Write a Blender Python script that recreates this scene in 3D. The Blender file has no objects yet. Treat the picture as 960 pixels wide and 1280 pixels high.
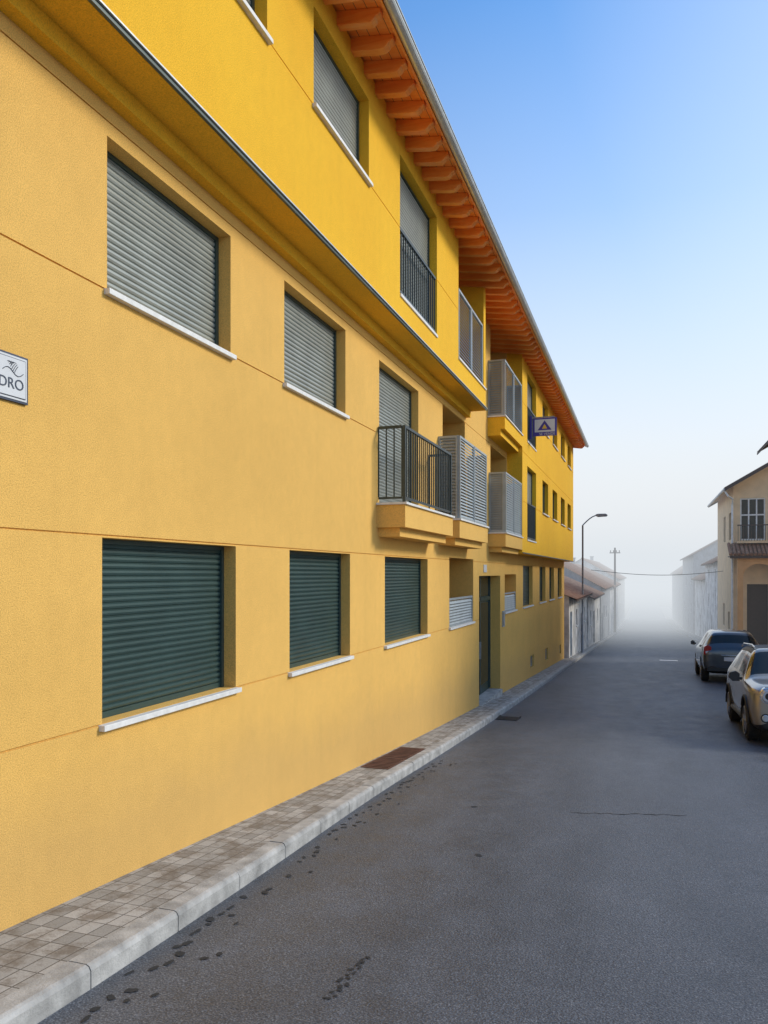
import bpy, math, random
from mathutils import Vector, Matrix
random.seed(7)
H = 1.84            # eye height above the road where the photographer stands
scene = bpy.context.scene
scene.view_settings.view_transform = 'Standard'
scene.view_settings.look = 'None'
scene.view_settings.exposure = 0

# ------------------------------------------------------------------ ground profile
_P = [(-60, 3.2), (-30, .7), (0, -1.84), (3.37, -2.117), (8.82, -2.54), (16.6, -3.01), (37, -4.01),
      (110, -7.6), (160, -9.0), (250, -9.6), (900, -9.6)]
def _lin(y):
    for (a, za), (b, zb) in zip(_P, _P[1:]):
        if y <= b:
            return za + (zb - za) * (y - a) / (b - a)
    return _P[-1][1]
def R(y):          # road level relative to eye height
    return sum(_lin(y + o) for o in (-3, -2, -1, 0, 1, 2, 3)) / 7.0
def XK(y):         # kerb face
    if y < 2.5: return -2.64
    if y < 9: 
        t = (y - 2.5) / 6.5
        return -2.64 - .2 * (t * t * (3 - 2 * t))
    return -2.84

# ------------------------------------------------------------------ materials
def newmat(name):
    m = bpy.data.materials.new(name); m.use_nodes = True
    nt = m.node_tree
    return m, nt, nt.nodes['Principled BSDF']
def N(nt, t, **kw):
    n = nt.nodes.new(t)
    for k, v in kw.items(): setattr(n, k, v)
    return n
def objc(nt, scale=(1, 1, 1)):
    tc = N(nt, 'ShaderNodeTexCoord'); mp = N(nt, 'ShaderNodeMapping')
    mp.inputs['Scale'].default_value = scale
    nt.links.new(tc.outputs['Object'], mp.inputs[0]); return mp.outputs[0]
def noise(nt, vec, sc, det=4, rough=.55):
    n = N(nt, 'ShaderNodeTexNoise'); n.inputs['Scale'].default_value = sc
    n.inputs['Detail'].default_value = det; n.inputs['Roughness'].default_value = rough
    nt.links.new(vec, n.inputs['Vector']); return n.outputs['Fac']
def ramp(nt, fac, stops):
    r = N(nt, 'ShaderNodeValToRGB'); e = r.color_ramp.elements
    while len(e) < len(stops): e.new(.5)
    for el, (p, c) in zip(e, stops):
        el.position = p; el.color = (c[0], c[1], c[2], 1) if hasattr(c, '__len__') else (c, c, c, 1)
    nt.links.new(fac, r.inputs[0]); return r.outputs[0]
def mix(nt, fac, a, b, mode='MIX'):
    m = N(nt, 'ShaderNodeMix'); m.data_type = 'RGBA'; m.blend_type = mode
    for s, v in ((m.inputs[0], fac), (m.inputs[6], a), (m.inputs[7], b)):
        if isinstance(v, (int, float)): s.default_value = v
        elif isinstance(v, tuple): s.default_value = (*v, 1)
        else: nt.links.new(v, s)
    return m.outputs[2]
def bump(nt, bs, h, strength, dist):
    b = N(nt, 'ShaderNodeBump'); b.inputs['Strength'].default_value = strength
    b.inputs['Distance'].default_value = dist
    nt.links.new(h, b.inputs['Height']); nt.links.new(b.outputs[0], bs.inputs['Normal'])
def simple(name, col, rough=.6, metal=0, var=.12, sc=6, coat=0, bmp=0, bsc=60):
    m, nt, bs = newmat(name)
    v = objc(nt)
    n = noise(nt, v, sc)
    lo = tuple(c * (1 - var) for c in col); hi = tuple(min(1, c * (1 + var)) for c in col)
    nt.links.new(ramp(nt, n, [(.3, lo), (.7, hi)]), bs.inputs['Base Color'])
    bs.inputs['Roughness'].default_value = rough; bs.inputs['Metallic'].default_value = metal
    bs.inputs['Coat Weight'].default_value = coat
    if bmp: bump(nt, bs, noise(nt, v, bsc), bmp, .01)
    return m
def stucco(name, col, dirt):
    m, nt, bs = newmat(name)
    v = objc(nt); big = noise(nt, v, .55, 6, .6); fine = noise(nt, v, 125, 3, .8)
    mid = noise(nt, v, 9, 5, .7)
    streak = noise(nt, objc(nt, (2.2, 2.2, .22)), 1.6, 5, .6)
    base = ramp(nt, big, [(.3, tuple(c * .93 for c in col)), (.7, tuple(min(1, c * 1.06) for c in col))])
    base = mix(nt, ramp(nt, streak, [(.5, 0.0), (.78, .20)]), base, tuple(c * .75 for c in col))
    base = mix(nt, .75, base, ramp(nt, fine, [(.36, .60), (.58, 1.08)]), 'MULTIPLY')
    base = mix(nt, .45, base, ramp(nt, mid, [(.3, .88), (.7, 1.05)]), 'MULTIPLY')
    # dirt close to the pavement (height above the sloping pavement)
    sep = N(nt, 'ShaderNodeSeparateXYZ'); nt.links.new(v, sep.inputs[0])
    ma = N(nt, 'ShaderNodeMath', operation='MULTIPLY_ADD'); nt.links.new(sep.outputs[1], ma.inputs[0])
    ma.inputs[1].default_value = .055; nt.links.new(sep.outputs[2], ma.inputs[2])
    ad = N(nt, 'ShaderNodeMath', operation='MULTIPLY_ADD')
    nt.links.new(noise(nt, v, 1.3, 6, .6), ad.inputs[0]); ad.inputs[1].default_value = -.7
    nt.links.new(ma.outputs[0], ad.inputs[2])
    f = ramp(nt, ad.outputs[0], [(0.0, dirt), (.55, 0.0)])
    base = mix(nt, f, base, (.42, .28, .13))
    nt.links.new(base, bs.inputs['Base Color'])
    bs.inputs['Roughness'].default_value = .92
    bs.inputs['Specular IOR Level'].default_value = .2
    bump(nt, bs, fine, .7, .006)
    return m
M = {}
M['low'] = stucco('stucco_duller_lit', (.88, .525, .140), .30)  # lower storeys: their duller light is put into the wall colour
M['top'] = stucco('stucco_brighter_lit', (1.0, .545, .038), 0)  # upper storeys: brighter, warmer light put into the wall colour
M['sill'] = simple('white_stone', (.74, .73, .70), .55, var=.10, sc=14)
M['flash'] = simple('green_metal_flashing', (.07, .09, .085), .4, .4)
M['flashl'] = simple('light_metal_flashing', (.5, .52, .5), .4, .3)
M['shdark'] = simple('shutter_green', (.040, .078, .074), .36, .22, sc=3)
M['shlight'] = simple('shutter_sky_reflect', (.31, .33, .30), .34, .25, sc=3)  # same slats as the green ones, sky reflection painted into the paler colour
M['rail'] = simple('railing_dark', (.055, .075, .08), .4, .5)
M['louver'] = simple('louver_grey', (.36, .40, .41), .42, .3)
M['glass'] = simple('dark_glass', (.02, .028, .03), .06)
M['glass'].node_tree.nodes['Principled BSDF'].inputs['Specular IOR Level'].default_value = .35
M['dark'] = simple('dark_interior', (.03, .03, .032), .8)
M['door'] = simple('door_green_metal', (.05, .085, .08), .35, .3)
M['zinc'] = simple('zinc_gutter', (.62, .65, .66), .35, .5)
M['plaster'] = simple('white_old_plaster', (.62, .61, .59), .9, var=.45, sc=1.3, bmp=.5, bsc=12)
M['beige'] = simple('beige_plaster', (.74, .54, .32), .9, var=.1, sc=2)
M['ocre2'] = simple('orange_plaster', (.66, .36, .15), .9, var=.12, sc=2)
M['greyw'] = simple('grey_plaster', (.36, .37, .38), .9, var=.2, sc=2)
M['brown'] = simple('brown_wood', (.06, .035, .025), .6)
M['bluep'] = simple('blue_paint', (.10, .22, .36), .6)
M['white'] = simple('white_paint', (.72, .72, .70), .5)
M['black'] = simple('black_plastic', (.015, .015, .016), .5)
M['rubber'] = simple('tyre_rubber', (.018, .018, .018), .8)
M['alloy'] = simple('alloy_rim', (.35, .35, .36), .3, .8)
M['chrome'] = simple('chrome_trim', (.6, .6, .6), .15, .95)
M['lamp'] = simple('headlight_lens', (.55, .58, .6), .1, .3, coat=1)
M['red'] = simple('tail_light', (.42, .012, .01), .2, coat=1)
M['orange'] = simple('indicator', (.6, .2, .02), .2, coat=1)
M['carbeige'] = simple('car_paint_beige', (.36, .31, .24), .3, .5, var=.03, coat=1)
M['cargrey'] = simple('car_paint_dark', (.06, .068, .078), .28, .4, var=.03, coat=1)
M['rust'] = simple('rusty_iron_cover', (.10, .045, .032), .75, .2, var=.35, sc=9, bmp=.5, bsc=70)
M['iron'] = simple('cast_iron', (.03, .03, .032), .6, .3)
M['stain'] = simple('wet_asphalt', (.022, .025, .029), .75)
M['crack'] = simple('crack_dark', (.012, .012, .013), .9)
M['purple'] = simple('sign_purple', (.06, .045, .30), .5, var=.02)
M['yellow'] = simple('sign_yellow', (.75, .5, .05), .5, var=.02)
M['signw'] = simple('sign_white_tile', (.66, .67, .68), .25, var=.04)
M['signb'] = simple('sign_dark_ink', (.03, .045, .08), .4)
M['cable'] = simple('cable_black', (.02, .02, .02), .7)
M['polem'] = simple('galvanised_steel', (.28, .29, .30), .45, .5)

# rafters wood
m, nt, bs = newmat('orange_wood'); v = objc(nt, (1, 14, 14))
n1 = noise(nt, v, 1.6, 6, .65); n2 = noise(nt, objc(nt), 2.4, 3)
c = ramp(nt, n1, [(.3, (.90, .24, .035)), (.55, (1.0, .36, .065)), (.8, (1.0, .50, .16))])
c = mix(nt, ramp(nt, n2, [(.45, 0.0), (.75, .4)]), c, (.72, .17, .03))
nt.links.new(c, bs.inputs['Base Color']); bs.inputs['Roughness'].default_value = .45
M['wood'] = m
# asphalt
m, nt, bs = newmat('asphalt'); v = objc(nt)
f1 = noise(nt, v, 95, 3, .85); f2 = noise(nt, objc(nt, (1.6, .35, 1)), .9, 6, .6); f3 = noise(nt, v, 2.8, 7, .7)
vo = N(nt, 'ShaderNodeTexVoronoi'); vo.inputs['Scale'].default_value = 75; nt.links.new(v, vo.inputs['Vector'])
c = ramp(nt, f1, [(.36, (.036, .041, .052)), (.53, (.092, .103, .124)), (.68, (.24, .26, .29))])
c = mix(nt, .7, c, ramp(nt, f2, [(.3, .66), (.7, 1.2)]), 'MULTIPLY')
c = mix(nt, .65, c, ramp(nt, f3, [(.3, .66), (.62, 1.12)]), 'MULTIPLY')
nt.links.new(c, bs.inputs['Base Color'])
nt.links.new(ramp(nt, f3, [(.3, .46), (.7, .64)]), bs.inputs['Roughness'])
bump(nt, bs, vo.outputs['Distance'], .5, .006); M['asphalt'] = m
# earth
M['earth'] = simple('ground_earth', (.16, .14, .10), .95, var=.3, sc=.4, bmp=.4, bsc=8)
# paving
m, nt, bs = newmat('paving_tiles')
tc = N(nt, 'ShaderNodeTexCoord'); mp = N(nt, 'ShaderNodeMapping'); mp.inputs['Rotation'].default_value = (0, 0, 0)
nt.links.new(tc.outputs['Object'], mp.inputs[0])
br = N(nt, 'ShaderNodeTexBrick'); br.offset = 0.0
nt.links.new(mp.outputs[0], br.inputs['Vector'])
for k, vv in (('Scale', 1.0), ('Mortar Size', .004), ('Mortar Smooth', .4), ('Bias', 0), ('Brick Width', .105), ('Row Height', .16)):
    br.inputs[k].default_value = vv
br.inputs['Color1'].default_value = (.46, .45, .43, 1); br.inputs['Color2'].default_value = (.29, .285, .27, 1)
br.inputs['Mortar'].default_value = (.11, .10, .09, 1)
st = noise(nt, objc(nt), 4.6, 7, .75); fi = noise(nt, objc(nt), 120, 2)
c = mix(nt, ramp(nt, st, [(.46, 0.0), (.60, .72)]), br.outputs['Color'], (.15, .12, .09))
c = mix(nt, .6, c, ramp(nt, fi, [(.3, .65), (.7, 1.1)]), 'MULTIPLY')
nt.links.new(c, bs.inputs['Base Color']); bs.inputs['Roughness'].default_value = .8
inv = N(nt, 'ShaderNodeMath', operation='SUBTRACT'); inv.inputs[0].default_value = 1
nt.links.new(br.outputs['Fac'], inv.inputs[1]); bump(nt, bs, inv.outputs[0], .7, .004); M['pave'] = m
M['kerb'] = simple('kerb_concrete', (.37, .365, .35), .85, var=.35, sc=6, bmp=.5, bsc=60)
# roof tile
m, nt, bs = newmat('clay_tiles'); v = objc(nt)
c = ramp(nt, noise(nt, v, 3.5, 5, .7), [(.3, (.15, .075, .045)), (.5, (.30, .15, .09)), (.72, (.40, .28, .19))])
nt.links.new(c, bs.inputs['Base Color']); bs.inputs['Roughness'].default_value = .85; M['tile'] = m

# ------------------------------------------------------------------ mesh builder
class MB:
    def __init__(s): s.v = []; s.f = []; s.m = []
    def face(s, pts, mat=0):
        b = len(s.v); s.v += [tuple(p) for p in pts]; s.f.append(tuple(range(b, b + len(pts)))); s.m.append(mat)
    def box(s, x0, x1, y0, y1, z0, z1, mat=0, tf=None):
        P = [(x, y, z) for z in (z0, z1) for y in (y0, y1) for x in (x0, x1)]
        if tf: P = [tf(p) for p in P]
        b = len(s.v); s.v += P
        for q in ((0, 2, 3, 1), (4, 5, 7, 6), (0, 1, 5, 4), (2, 6, 7, 3), (0, 4, 6, 2), (1, 3, 7, 5)):
            s.f.append(tuple(b + i for i in q)); s.m.append(mat)
    def prism(s, prof, y0, y1, mat=0, ax='y'):   # prof: list of (x,z)
        n = len(prof); b = len(s.v)
        for y in (y0, y1):
            for (x, z) in prof: s.v.append((x, y, z) if ax == 'y' else (y, x, z))
        s.f.append(tuple(b + i for i in range(n))); s.m.append(mat)
        s.f.append(tuple(b + n + i for i in reversed(range(n)))); s.m.append(mat)
        for i in range(n):
            j = (i + 1) % n; s.f.append((b + i, b + n + i, b + n + j, b + j)); s.m.append(mat)
    def tube(s, pts, r, seg=8, mat=0):
        pts = [Vector(p) for p in pts]; rings = []
        for i, p in enumerate(pts):
            d = (pts[min(i + 1, len(pts) - 1)] - pts[max(i - 1, 0)]).normalized()
            a = Vector((0, 0, 1)) if abs(d.z) < .9 else Vector((1, 0, 0))
            u = d.cross(a).normalized(); w = d.cross(u)
            rr = r[i] if hasattr(r, '__len__') else r
            b = len(s.v)
            for k in range(seg):
                t = 2 * math.pi * k / seg
                s.v.append(tuple(p + u * math.cos(t) * rr + w * math.sin(t) * rr))
            rings.append(b)
        for a, b in zip(rings, rings[1:]):
            for k in range(seg):
                k2 = (k + 1) % seg; s.f.append((a + k, a + k2, b + k2, b + k)); s.m.append(mat)
        s.f.append(tuple(rings[0] + k for k in range(seg))); s.m.append(mat)
        s.f.append(tuple(rings[-1] + k for k in reversed(range(seg)))); s.m.append(mat)
    def build(s, name, mats, parent=None, smooth=False, up=True, bevel=0):
        me = bpy.data.meshes.new(name); o = H if up else 0
        me.from_pydata([(a, b, c + o) for a, b, c in s.v], [], s.f)
        for k in mats: me.materials.append(M[k])
        for p, mm in zip(me.polygons, s.m): p.material_index = mm; p.use_smooth = smooth
        me.update()
        ob = bpy.data.objects.new(name, me); scene.collection.objects.link(ob)
        if parent: ob.parent = parent
        if bevel:
            bv = ob.modifiers.new('bevel', 'BEVEL'); bv.width = bevel; bv.segments = 2; bv.limit_method = 'ANGLE'
        return ob
def empty(name, loc=(0, 0, 0)):
    e = bpy.data.objects.new(name, None); e.location = loc; scene.collection.objects.link(e); return e

# relief: a stepped wall; rects = (u0,u1,z0,z1,depth,mat or None(open))
def relief(mapf, u0, u1, z0, z1, rects, mb=None, base=0, cap=True):
    us = {u0, u1}; zs = {z0, z1}
    for r in rects:
        us.update((min(max(r[0], u0), u1), min(max(r[1], u0), u1))); zs.update((min(max(r[2], z0), z1), min(max(r[3], z0), z1)))
    us = sorted(us); zs = sorted(zs); mb = mb or MB()
    G = {}
    for i in range(len(us) - 1):
        cu = (us[i] + us[i + 1]) / 2
        for j in range(len(zs) - 1):
            cz = (zs[j] + zs[j + 1]) / 2; d, mt, op = 0.0, base, False
            for r in rects:
                if r[0] < cu < r[1] and r[2] < cz < r[3]:
                    if r[4] == 'groove': d -= .012; 
                    else:
                        d = r[4]; mt = r[5] if r[5] is not None else mt; op = r[5] is None
            G[i, j] = (d, mt, op)
    for (i, j), (d, mt, op) in G.items():
        a, b, c, e = us[i], us[i + 1], zs[j], zs[j + 1]
        if not op: mb.face([mapf(a, c, d), mapf(b, c, d), mapf(b, e, d), mapf(a, e, d)], mt)
        if (i + 1, j) in G and abs(G[i + 1, j][0] - d) > 1e-6:
            d2, m2, _ = G[i + 1, j]; mm = mt if d > d2 else m2
            mb.face([mapf(b, c, d), mapf(b, c, d2), mapf(b, e, d2), mapf(b, e, d)], mm)
        if (i, j + 1) in G and abs(G[i, j + 1][0] - d) > 1e-6:
            d2, m2, _ = G[i, j + 1]; mm = mt if d > d2 else m2
            mb.face([mapf(a, e, d), mapf(b, e, d), mapf(b, e, d2), mapf(a, e, d2)], mm)
    return mb

# ------------------------------------------------------------------ apartment building
apt = empty('apartment_building')
X0 = -3.4; YB0, YB1 = -4.0, 35.3
GF = [(-2.6, -.8), (1.0, 2.7), (4.22, 5.98), (7.06, 8.75), (10.08, 12.30)]
GF2 = [(22.9, 25.0), (26.7, 28.4), (29.6, 31.2), (32.6, 34.2)]
MF = [(-2.5, -.9), (1.0, 2.6), (4.27, 5.89), (6.94, 8.60)]
SC = [(24.3, 25.8), (27.1, 28.6), (29.9, 31.4), (32.6, 34.1)]
rects = []
# grooves on base wall
for z in (-1.0, .255, 3.03): rects.append((YB0, YB1, z - .006, z + .006, 'groove', 0))
rects.append((YB0, 9.7, 1.89, 1.902, 'groove', 0))
# step under the overhang + overhanging top storey
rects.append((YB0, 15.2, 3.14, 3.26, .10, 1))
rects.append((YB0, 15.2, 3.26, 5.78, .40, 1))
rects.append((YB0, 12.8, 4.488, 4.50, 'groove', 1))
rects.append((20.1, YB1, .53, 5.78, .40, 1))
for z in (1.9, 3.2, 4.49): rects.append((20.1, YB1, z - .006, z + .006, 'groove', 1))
# balcony slabs
for (a, b) in ((9.74, 12.42), (12.92, 15.42), (17.55, 20.1)):
    rects += [(a + .08, b - (.08 if b < 20 else 0), .50, .62, .30, 0), (a, b, .62, .92, .40, 0)]
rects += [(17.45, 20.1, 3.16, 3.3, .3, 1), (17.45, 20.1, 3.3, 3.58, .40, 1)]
# loggias
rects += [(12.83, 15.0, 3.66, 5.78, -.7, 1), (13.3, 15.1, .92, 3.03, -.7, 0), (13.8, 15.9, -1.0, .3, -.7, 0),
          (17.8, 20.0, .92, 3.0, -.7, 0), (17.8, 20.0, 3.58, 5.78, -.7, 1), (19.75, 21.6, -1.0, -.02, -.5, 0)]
rects.append((16.5, 19.1, -6.5, -.05, -.30, None))
OPEN = []
for a, b in GF + GF2: OPEN.append((a, b, -1.0, .24, 0, 'shdark'))
for a, b in MF: OPEN.append((a, b, 1.90, 2.93, 0, 'shlight'))
OPEN.append((9.84, 11.75, .92, 2.9, 0, 'shlight'))
for a, b in ((-2.5, -.9), (1.0, 2.6), (4.15, 5.80), (6.76, 8.32)): OPEN.append((a, b, 4.5, 5.45, .4, 'shlight'))
OPEN.append((9.51, 11.39, 3.63, 5.45, .4, 'shlight'))
for a, b in SC:
    OPEN.append((a, b, 1.90, 2.93, .4, 'shdark')); OPEN.append((a, b, 4.5, 5.45, .4, 'shlight'))
OPEN.append((21.0, 22.8, .92, 2.93, .4, 'shlight')); OPEN.append((21.0, 22.8, 3.6, 5.45, .4, 'shlight'))
for a, b, c, d, dep, mt in OPEN: rects.append((a, b, c, d, dep - .17, None))
VENTS = [(24.5, 25.3, -3.02, -2.62), (28.4, 29.2, -3.2, -2.75), (33.3, 34.0, -3.45, -3.05)]
for a, b, c, d in VENTS: rects.append((a, b, c, d, -.1, None))
mb = relief(lambda u, z, d: (X0 + d, u, z), YB0, YB1, -6.5, 5.78, rects)
# body: far end, near end, back
XB = -14.0
for y in (YB0, YB1):
    mb.face([(X0, y, -6.5), (XB, y, -6.5), (XB, y, 5.78), (X0, y, 5.78)], 0)
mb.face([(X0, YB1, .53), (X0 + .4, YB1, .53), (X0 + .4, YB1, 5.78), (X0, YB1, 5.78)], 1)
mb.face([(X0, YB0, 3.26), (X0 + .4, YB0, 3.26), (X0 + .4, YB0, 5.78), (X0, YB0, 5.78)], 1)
mb.face([(XB, YB0, -6.5), (XB, YB1, -6.5), (XB, YB1, 5.78), (XB, YB0, 5.78)], 0)
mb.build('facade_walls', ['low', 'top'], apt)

def shutter(mb, x, y0, y1, z0, z1, mt, fr):
    z = z0 + .045; k = 0; st = .047
    mb.box(x - .012, x + .012, y0 + .035, y1 - .035, z0 + .001, z0 + .045, mt)
    while z < z1:
        zt = min(z + st, z1); jx = random.uniform(-.0015, .0015); x_ = x + jx
        prof = [(x_ - .002, z), (x_ + .008, z + .006), (x_ + .013, z + .02), (x_ + .010, z + .036), (x_ - .002, z + .042)]
        for (xa, za), (xb, zb) in zip(prof, prof[1:]):
            za = min(za, z1); zb = min(zb, z1)
            mb.face([(xa, y0 + .02, za), (xa, y1 - .02, za), (xb, y1 - .02, zb), (xb, y0 + .02, zb)], mt)
        mb.face([(x - .002, y0 + .02, min(z + .042, z1)), (x - .002, y1 - .02, min(z + .042, z1)), (x - .002, y1 - .02, zt), (x - .002, y0 + .02, zt)], mt)
        z += st
    for a, b in ((y0 + .001, y0 + .04), (y1 - .04, y1 - .001)):
        mb.box(x - .02, x + .028, a, b, z0 + .001, z1 - .001, fr)
    mb.box(x - .02, x + .026, y0 + .04, y1 - .04, z1 - .035, z1 - .001, fr)
sh = MB(); sl = MB()
for a, b, c, d, dep, mt in OPEN:
    x = X0 + dep - .145
    shutter(sh, x, a, b, c, d, 0 if mt == 'shdark' else 1, 2)
    sh.face([(x - .024, a, c), (x - .024, b, c), (x - .024, b, d), (x - .024, a, d)], 3)
    if d - c < 1.5:
        sl.box(X0 + dep - .15, X0 + dep + .045, a - .03, b + .03, c - .042, c - .002)
    else:
        sl.box(X0 + dep - .15, X0 + dep + .02, a + .002, b - .002, c - .03, c + .012)
sh.build('roller_shutters', ['shdark', 'shlight', 'door', 'dark'], apt)
sl.build('window_sills', ['sill'], apt, bevel=.004)

# slab edges, flashings
mb = MB()
for (a, b) in ((9.74, 12.42), (12.92, 15.42), (17.55, 20.1)):
    mb.box(X0 + .002, X0 + .43, a - .03, b + (.03 if b < 20 else -.002), .921, .95, 0)
mb.box(X0 + .002, X0 + .43, 17.42, 20.098, 3.581, 3.61, 0)
mb.box(X0 + .402, X0 + .425, YB0, 15.22, 3.262, 3.29, 1)
mb.box(X0 + .402, X0 + .440, YB0, 15.22, 3.291, 3.303, 2)
mb.box(X0 + .30, X0 + .425, 12.82, 15.19, 3.661, 3.69, 0)
mb.box(X0 + .402, X0 + .42, 20.12, YB1, .532, .56, 1)
# loggia sills
mb.box(X0 - .3, X0 + .04, 13.77, 15.93, -1.04, -1.001, 0); mb.box(X0 - .3, X0 + .04, 19.72, 21.63, -1.04, -1.001, 0)
mb.build('ledge_trims', ['sill', 'flash', 'flashl'], apt)

# railings
def bars(mb, x, y0, y1, z0, z1, mt, step=.105, hw=.008):
    mb.box(x - .02, x + .02, y0, y1, z1 - .035, z1, mt); mb.box(x - .012, x + .012, y0, y1, z0 + .05, z0 + .08, mt)
    n = int((y1 - y0) / step)
    for i in range(n + 1):
        y = y0 + .01 + (y1 - y0 - .02) * i / n
        mb.box(x - hw, x + hw, y - hw, y + hw, z0 + .08, z1 - .035, mt)
def barsx(mb, y, x0, x1, z0, z1, mt, step=.105, hw=.008):
    mb.box(x0, x1, y - .02, y + .02, z1 - .034, z1 + .001, mt); mb.box(x0, x1, y - .012, y + .012, z0 + .051, z0 + .079, mt)
    n = max(1, int((x1 - x0) / step))
    for i in range(n + 1):
        x = x0 + (x1 - x0) * i / n
        mb.box(x - hw, x + hw, y - hw, y + hw, z0 + .08, z1 - .035, mt)
mb = MB()
xf = X0 + .37
bars(mb, xf, 9.78, 12.38, .95, 1.98, 0)
for y in (9.79, 12.37): barsx(mb, y, X0 + .01, xf - .03, .95, 1.98, 0)
for y in (9.79, 12.37): mb.box(xf - .018, xf + .022, y - .02, y + .02, .95, 1.979, 0)
bars(mb, X0 + .37, 9.54, 11.36, 3.63, 4.52, 0)
bars(mb, X0 + .37, 21.03, 22.77, .92, 1.95, 0); bars(mb, X0 + .37, 21.03, 22.77, 3.6, 4.6, 0)
mb.build('balcony_railings', ['rail'], apt)

# louvred screens
def slats_y(mb, x, y0, y1, z0, z1, mt, st=.055):
    mb.box(x - .02, x + .02, y0, y0 + .04, z0, z1, mt); mb.box(x - .02, x + .02, y1 - .04, y1, z0, z1, mt)
    mb.box(x - .02, x + .02, y0 + .04, y1 - .04, z0, z0 + .04, mt); mb.box(x - .02, x + .02, y0 + .04, y1 - .04, z1 - .04, z1, mt)
    z = z0 + .04
    while z < z1 - .08:
        mb.prism([(x + .017, z), (x + .017, z + .006), (x - .015, z + .056), (x - .015, z + .050)], y0 + .04, y1 - .04, mt); z += st
def slats_x(mb, y, x0, x1, z0, z1, mt, st=.055):
    mb.box(x0, x0 + .035, y - .02, y + .02, z0, z1, mt); mb.box(x1 - .035, x1, y - .02, y + .02, z0, z1, mt)
    mb.box(x0 + .035, x1 - .035, y - .02, y + .02, z0, z0 + .04, mt); mb.box(x0 + .035, x1 - .035, y - .02, y + .02, z1 - .04, z1, mt)
    z = z0 + .04
    while z < z1 - .08:
        mb.prism([(y - .017, z), (y - .017, z + .006), (y + .015, z + .056), (y + .015, z + .050)], x0 + .035, x1 - .035, mt, ax='x'); z += st
mb = MB()
def cage(y0, y1, z0, z1, sides=True):
    ym = (y0 + y1) / 2; x = X0 + .375
    slats_y(mb, x, y0 + .02, ym - .015, z0, z1, 0); slats_y(mb, x, ym + .015, y1 - .02, z0, z1, 0)
    if sides:
        for y in (y0 + .022, y1 - .022): slats_x(mb, y, X0 + .005, x - .024, z0, z1, 0)
cage(12.97, 15.38, .95, 2.39); cage(12.86, 14.97, 3.69, 4.9, False)
cage(17.6, 20.07, .95, 2.34); cage(17.48, 20.07, 3.61, 4.9)
slats_y(mb, X0 - .03, 13.83, 15.87, -.999, -.46, 0); slats_y(mb, X0 - .03, 19.78, 21.57, -.999, -.5, 0)
mb.build('louvred_screens', ['louver'], apt)
# glazing in loggias
mb = MB()
for a, b, c, d in ((13.45, 14.95, .97, 2.9), (13.0, 14.9, 3.7, 5.3), (14.0, 15.7, -.9, .2), (17.95, 19.9, .97, 2.85), (17.95, 19.9, 3.62, 5.3)):
    x = X0 - .69; mb.box(x, x + .03, a, b, c, d, 1)
    mb.box(x + .03, x + .05, a + .06, (a + b) / 2 - .03, c + .06, d - .06, 0); mb.box(x + .03, x + .05, (a + b) / 2 + .03, b - .06, c + .06, d - .06, 0)
mb.build('loggia_windows', ['glass', 'louver'], apt)
# entrance
mb = MB(); xd = X0 - .28; gz = R(17.8) + .12
mb.box(xd - .06, xd, 16.5, 19.1, gz, -.05, 0)
mb.box(xd, xd + .04, 16.52, 16.6, gz + .1, -.06, 0); mb.box(xd, xd + .04, 17.78, 17.86, gz + .1, -.06, 0); mb.box(xd, xd + .04, 19.0, 19.08, gz + .1, -.06, 0)
mb.box(xd, xd + .04, 16.6, 19.0, -.65, -.56, 0)
mb.box(xd, xd + .015, 16.62, 17.76, gz + .9, -.7, 1); mb.box(xd, xd + .015, 17.88, 18.98, gz + .3, -.7, 1)
mb.box(xd, xd + .015, 16.62, 18.98, -.54, -.1, 1)
mb.box(xd + .03, xd + .08, 17.66, 17.70, gz + .95, gz + 1.35, 2)
mb.box(X0 - .28, X0 + .06, 16.5, 19.1, gz - .35, gz + .07, 5)
mb.box(X0 + .001, X0 + .03, 19.35, 19.62, -1.35, -.95, 2)    # intercom
mb.box(X0 + .03, X0 + .034, 19.38, 19.59, -1.32, -.98, 1)
mb.box(X0 + .001, X0 + .015, 16.98, 17.3, .03, .20, 4)
mb.build('entrance_door', ['door', 'glass', 'louver', 'sill', 'signw', 'kerb'], apt)
mb = MB()
for a, b, c, d in VENTS:
    mb.box(X0 - .1, X0 - .08, a, b, c, d, 0)
    k = c + .04
    while k < d - .03: mb.box(X0 - .08, X0 - .05, a, b, k, k + .02, 1); k += .06
mb.build('basement_vents', ['dark', 'louver'], apt)

# eaves : rafters, boarding, gutter, roof
def zt(x): return 5.80 - (x + 3) * .15
mb = MB(); y = YB0 - .2
while y < YB1 + .15:
    w = .052; j = random.uniform(-.012, .012)
    xi = -4.2 if 12.8 < y < 20.1 else -3.2
    tip = -2.52 + random.uniform(-.01, .01); hh = random.uniform(.145, .155)
    prof = [(xi, zt(xi)), (tip, zt(tip)), (tip, zt(tip) - .05), (tip - .02, zt(tip) - .065), (tip - .05, zt(tip) - .075), (tip - .065, zt(tip) - .10),
            (tip - .10, zt(tip) - .125), (tip - .17, zt(tip - .17) - hh), (xi, zt(xi) - hh)]
    mb.prism(prof, y + j - w, y + j + w, 0); y += .40
mb.build('eave_rafters', ['wood'], apt, bevel=.006)
mb = MB(); x = -4.2
while x < -2.5:
    x2 = min(x + .118, -2.47)
    mb.face([(x, YB0 - .4, zt(x) + .003), (x, YB1 + .3, zt(x) + .003), (x2 - .006, YB1 + .3, zt(x2) + .003), (x2 - .006, YB0 - .4, zt(x2) + .003)], 0)
    x += .118
mb.box(-2.49, -2.465, YB0 - .4, YB1 + .3, zt(-2.47) - .03, zt(-2.47) + .03, 0)
mb.build('eave_boarding', ['wood'], apt)
mb = MB()
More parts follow.
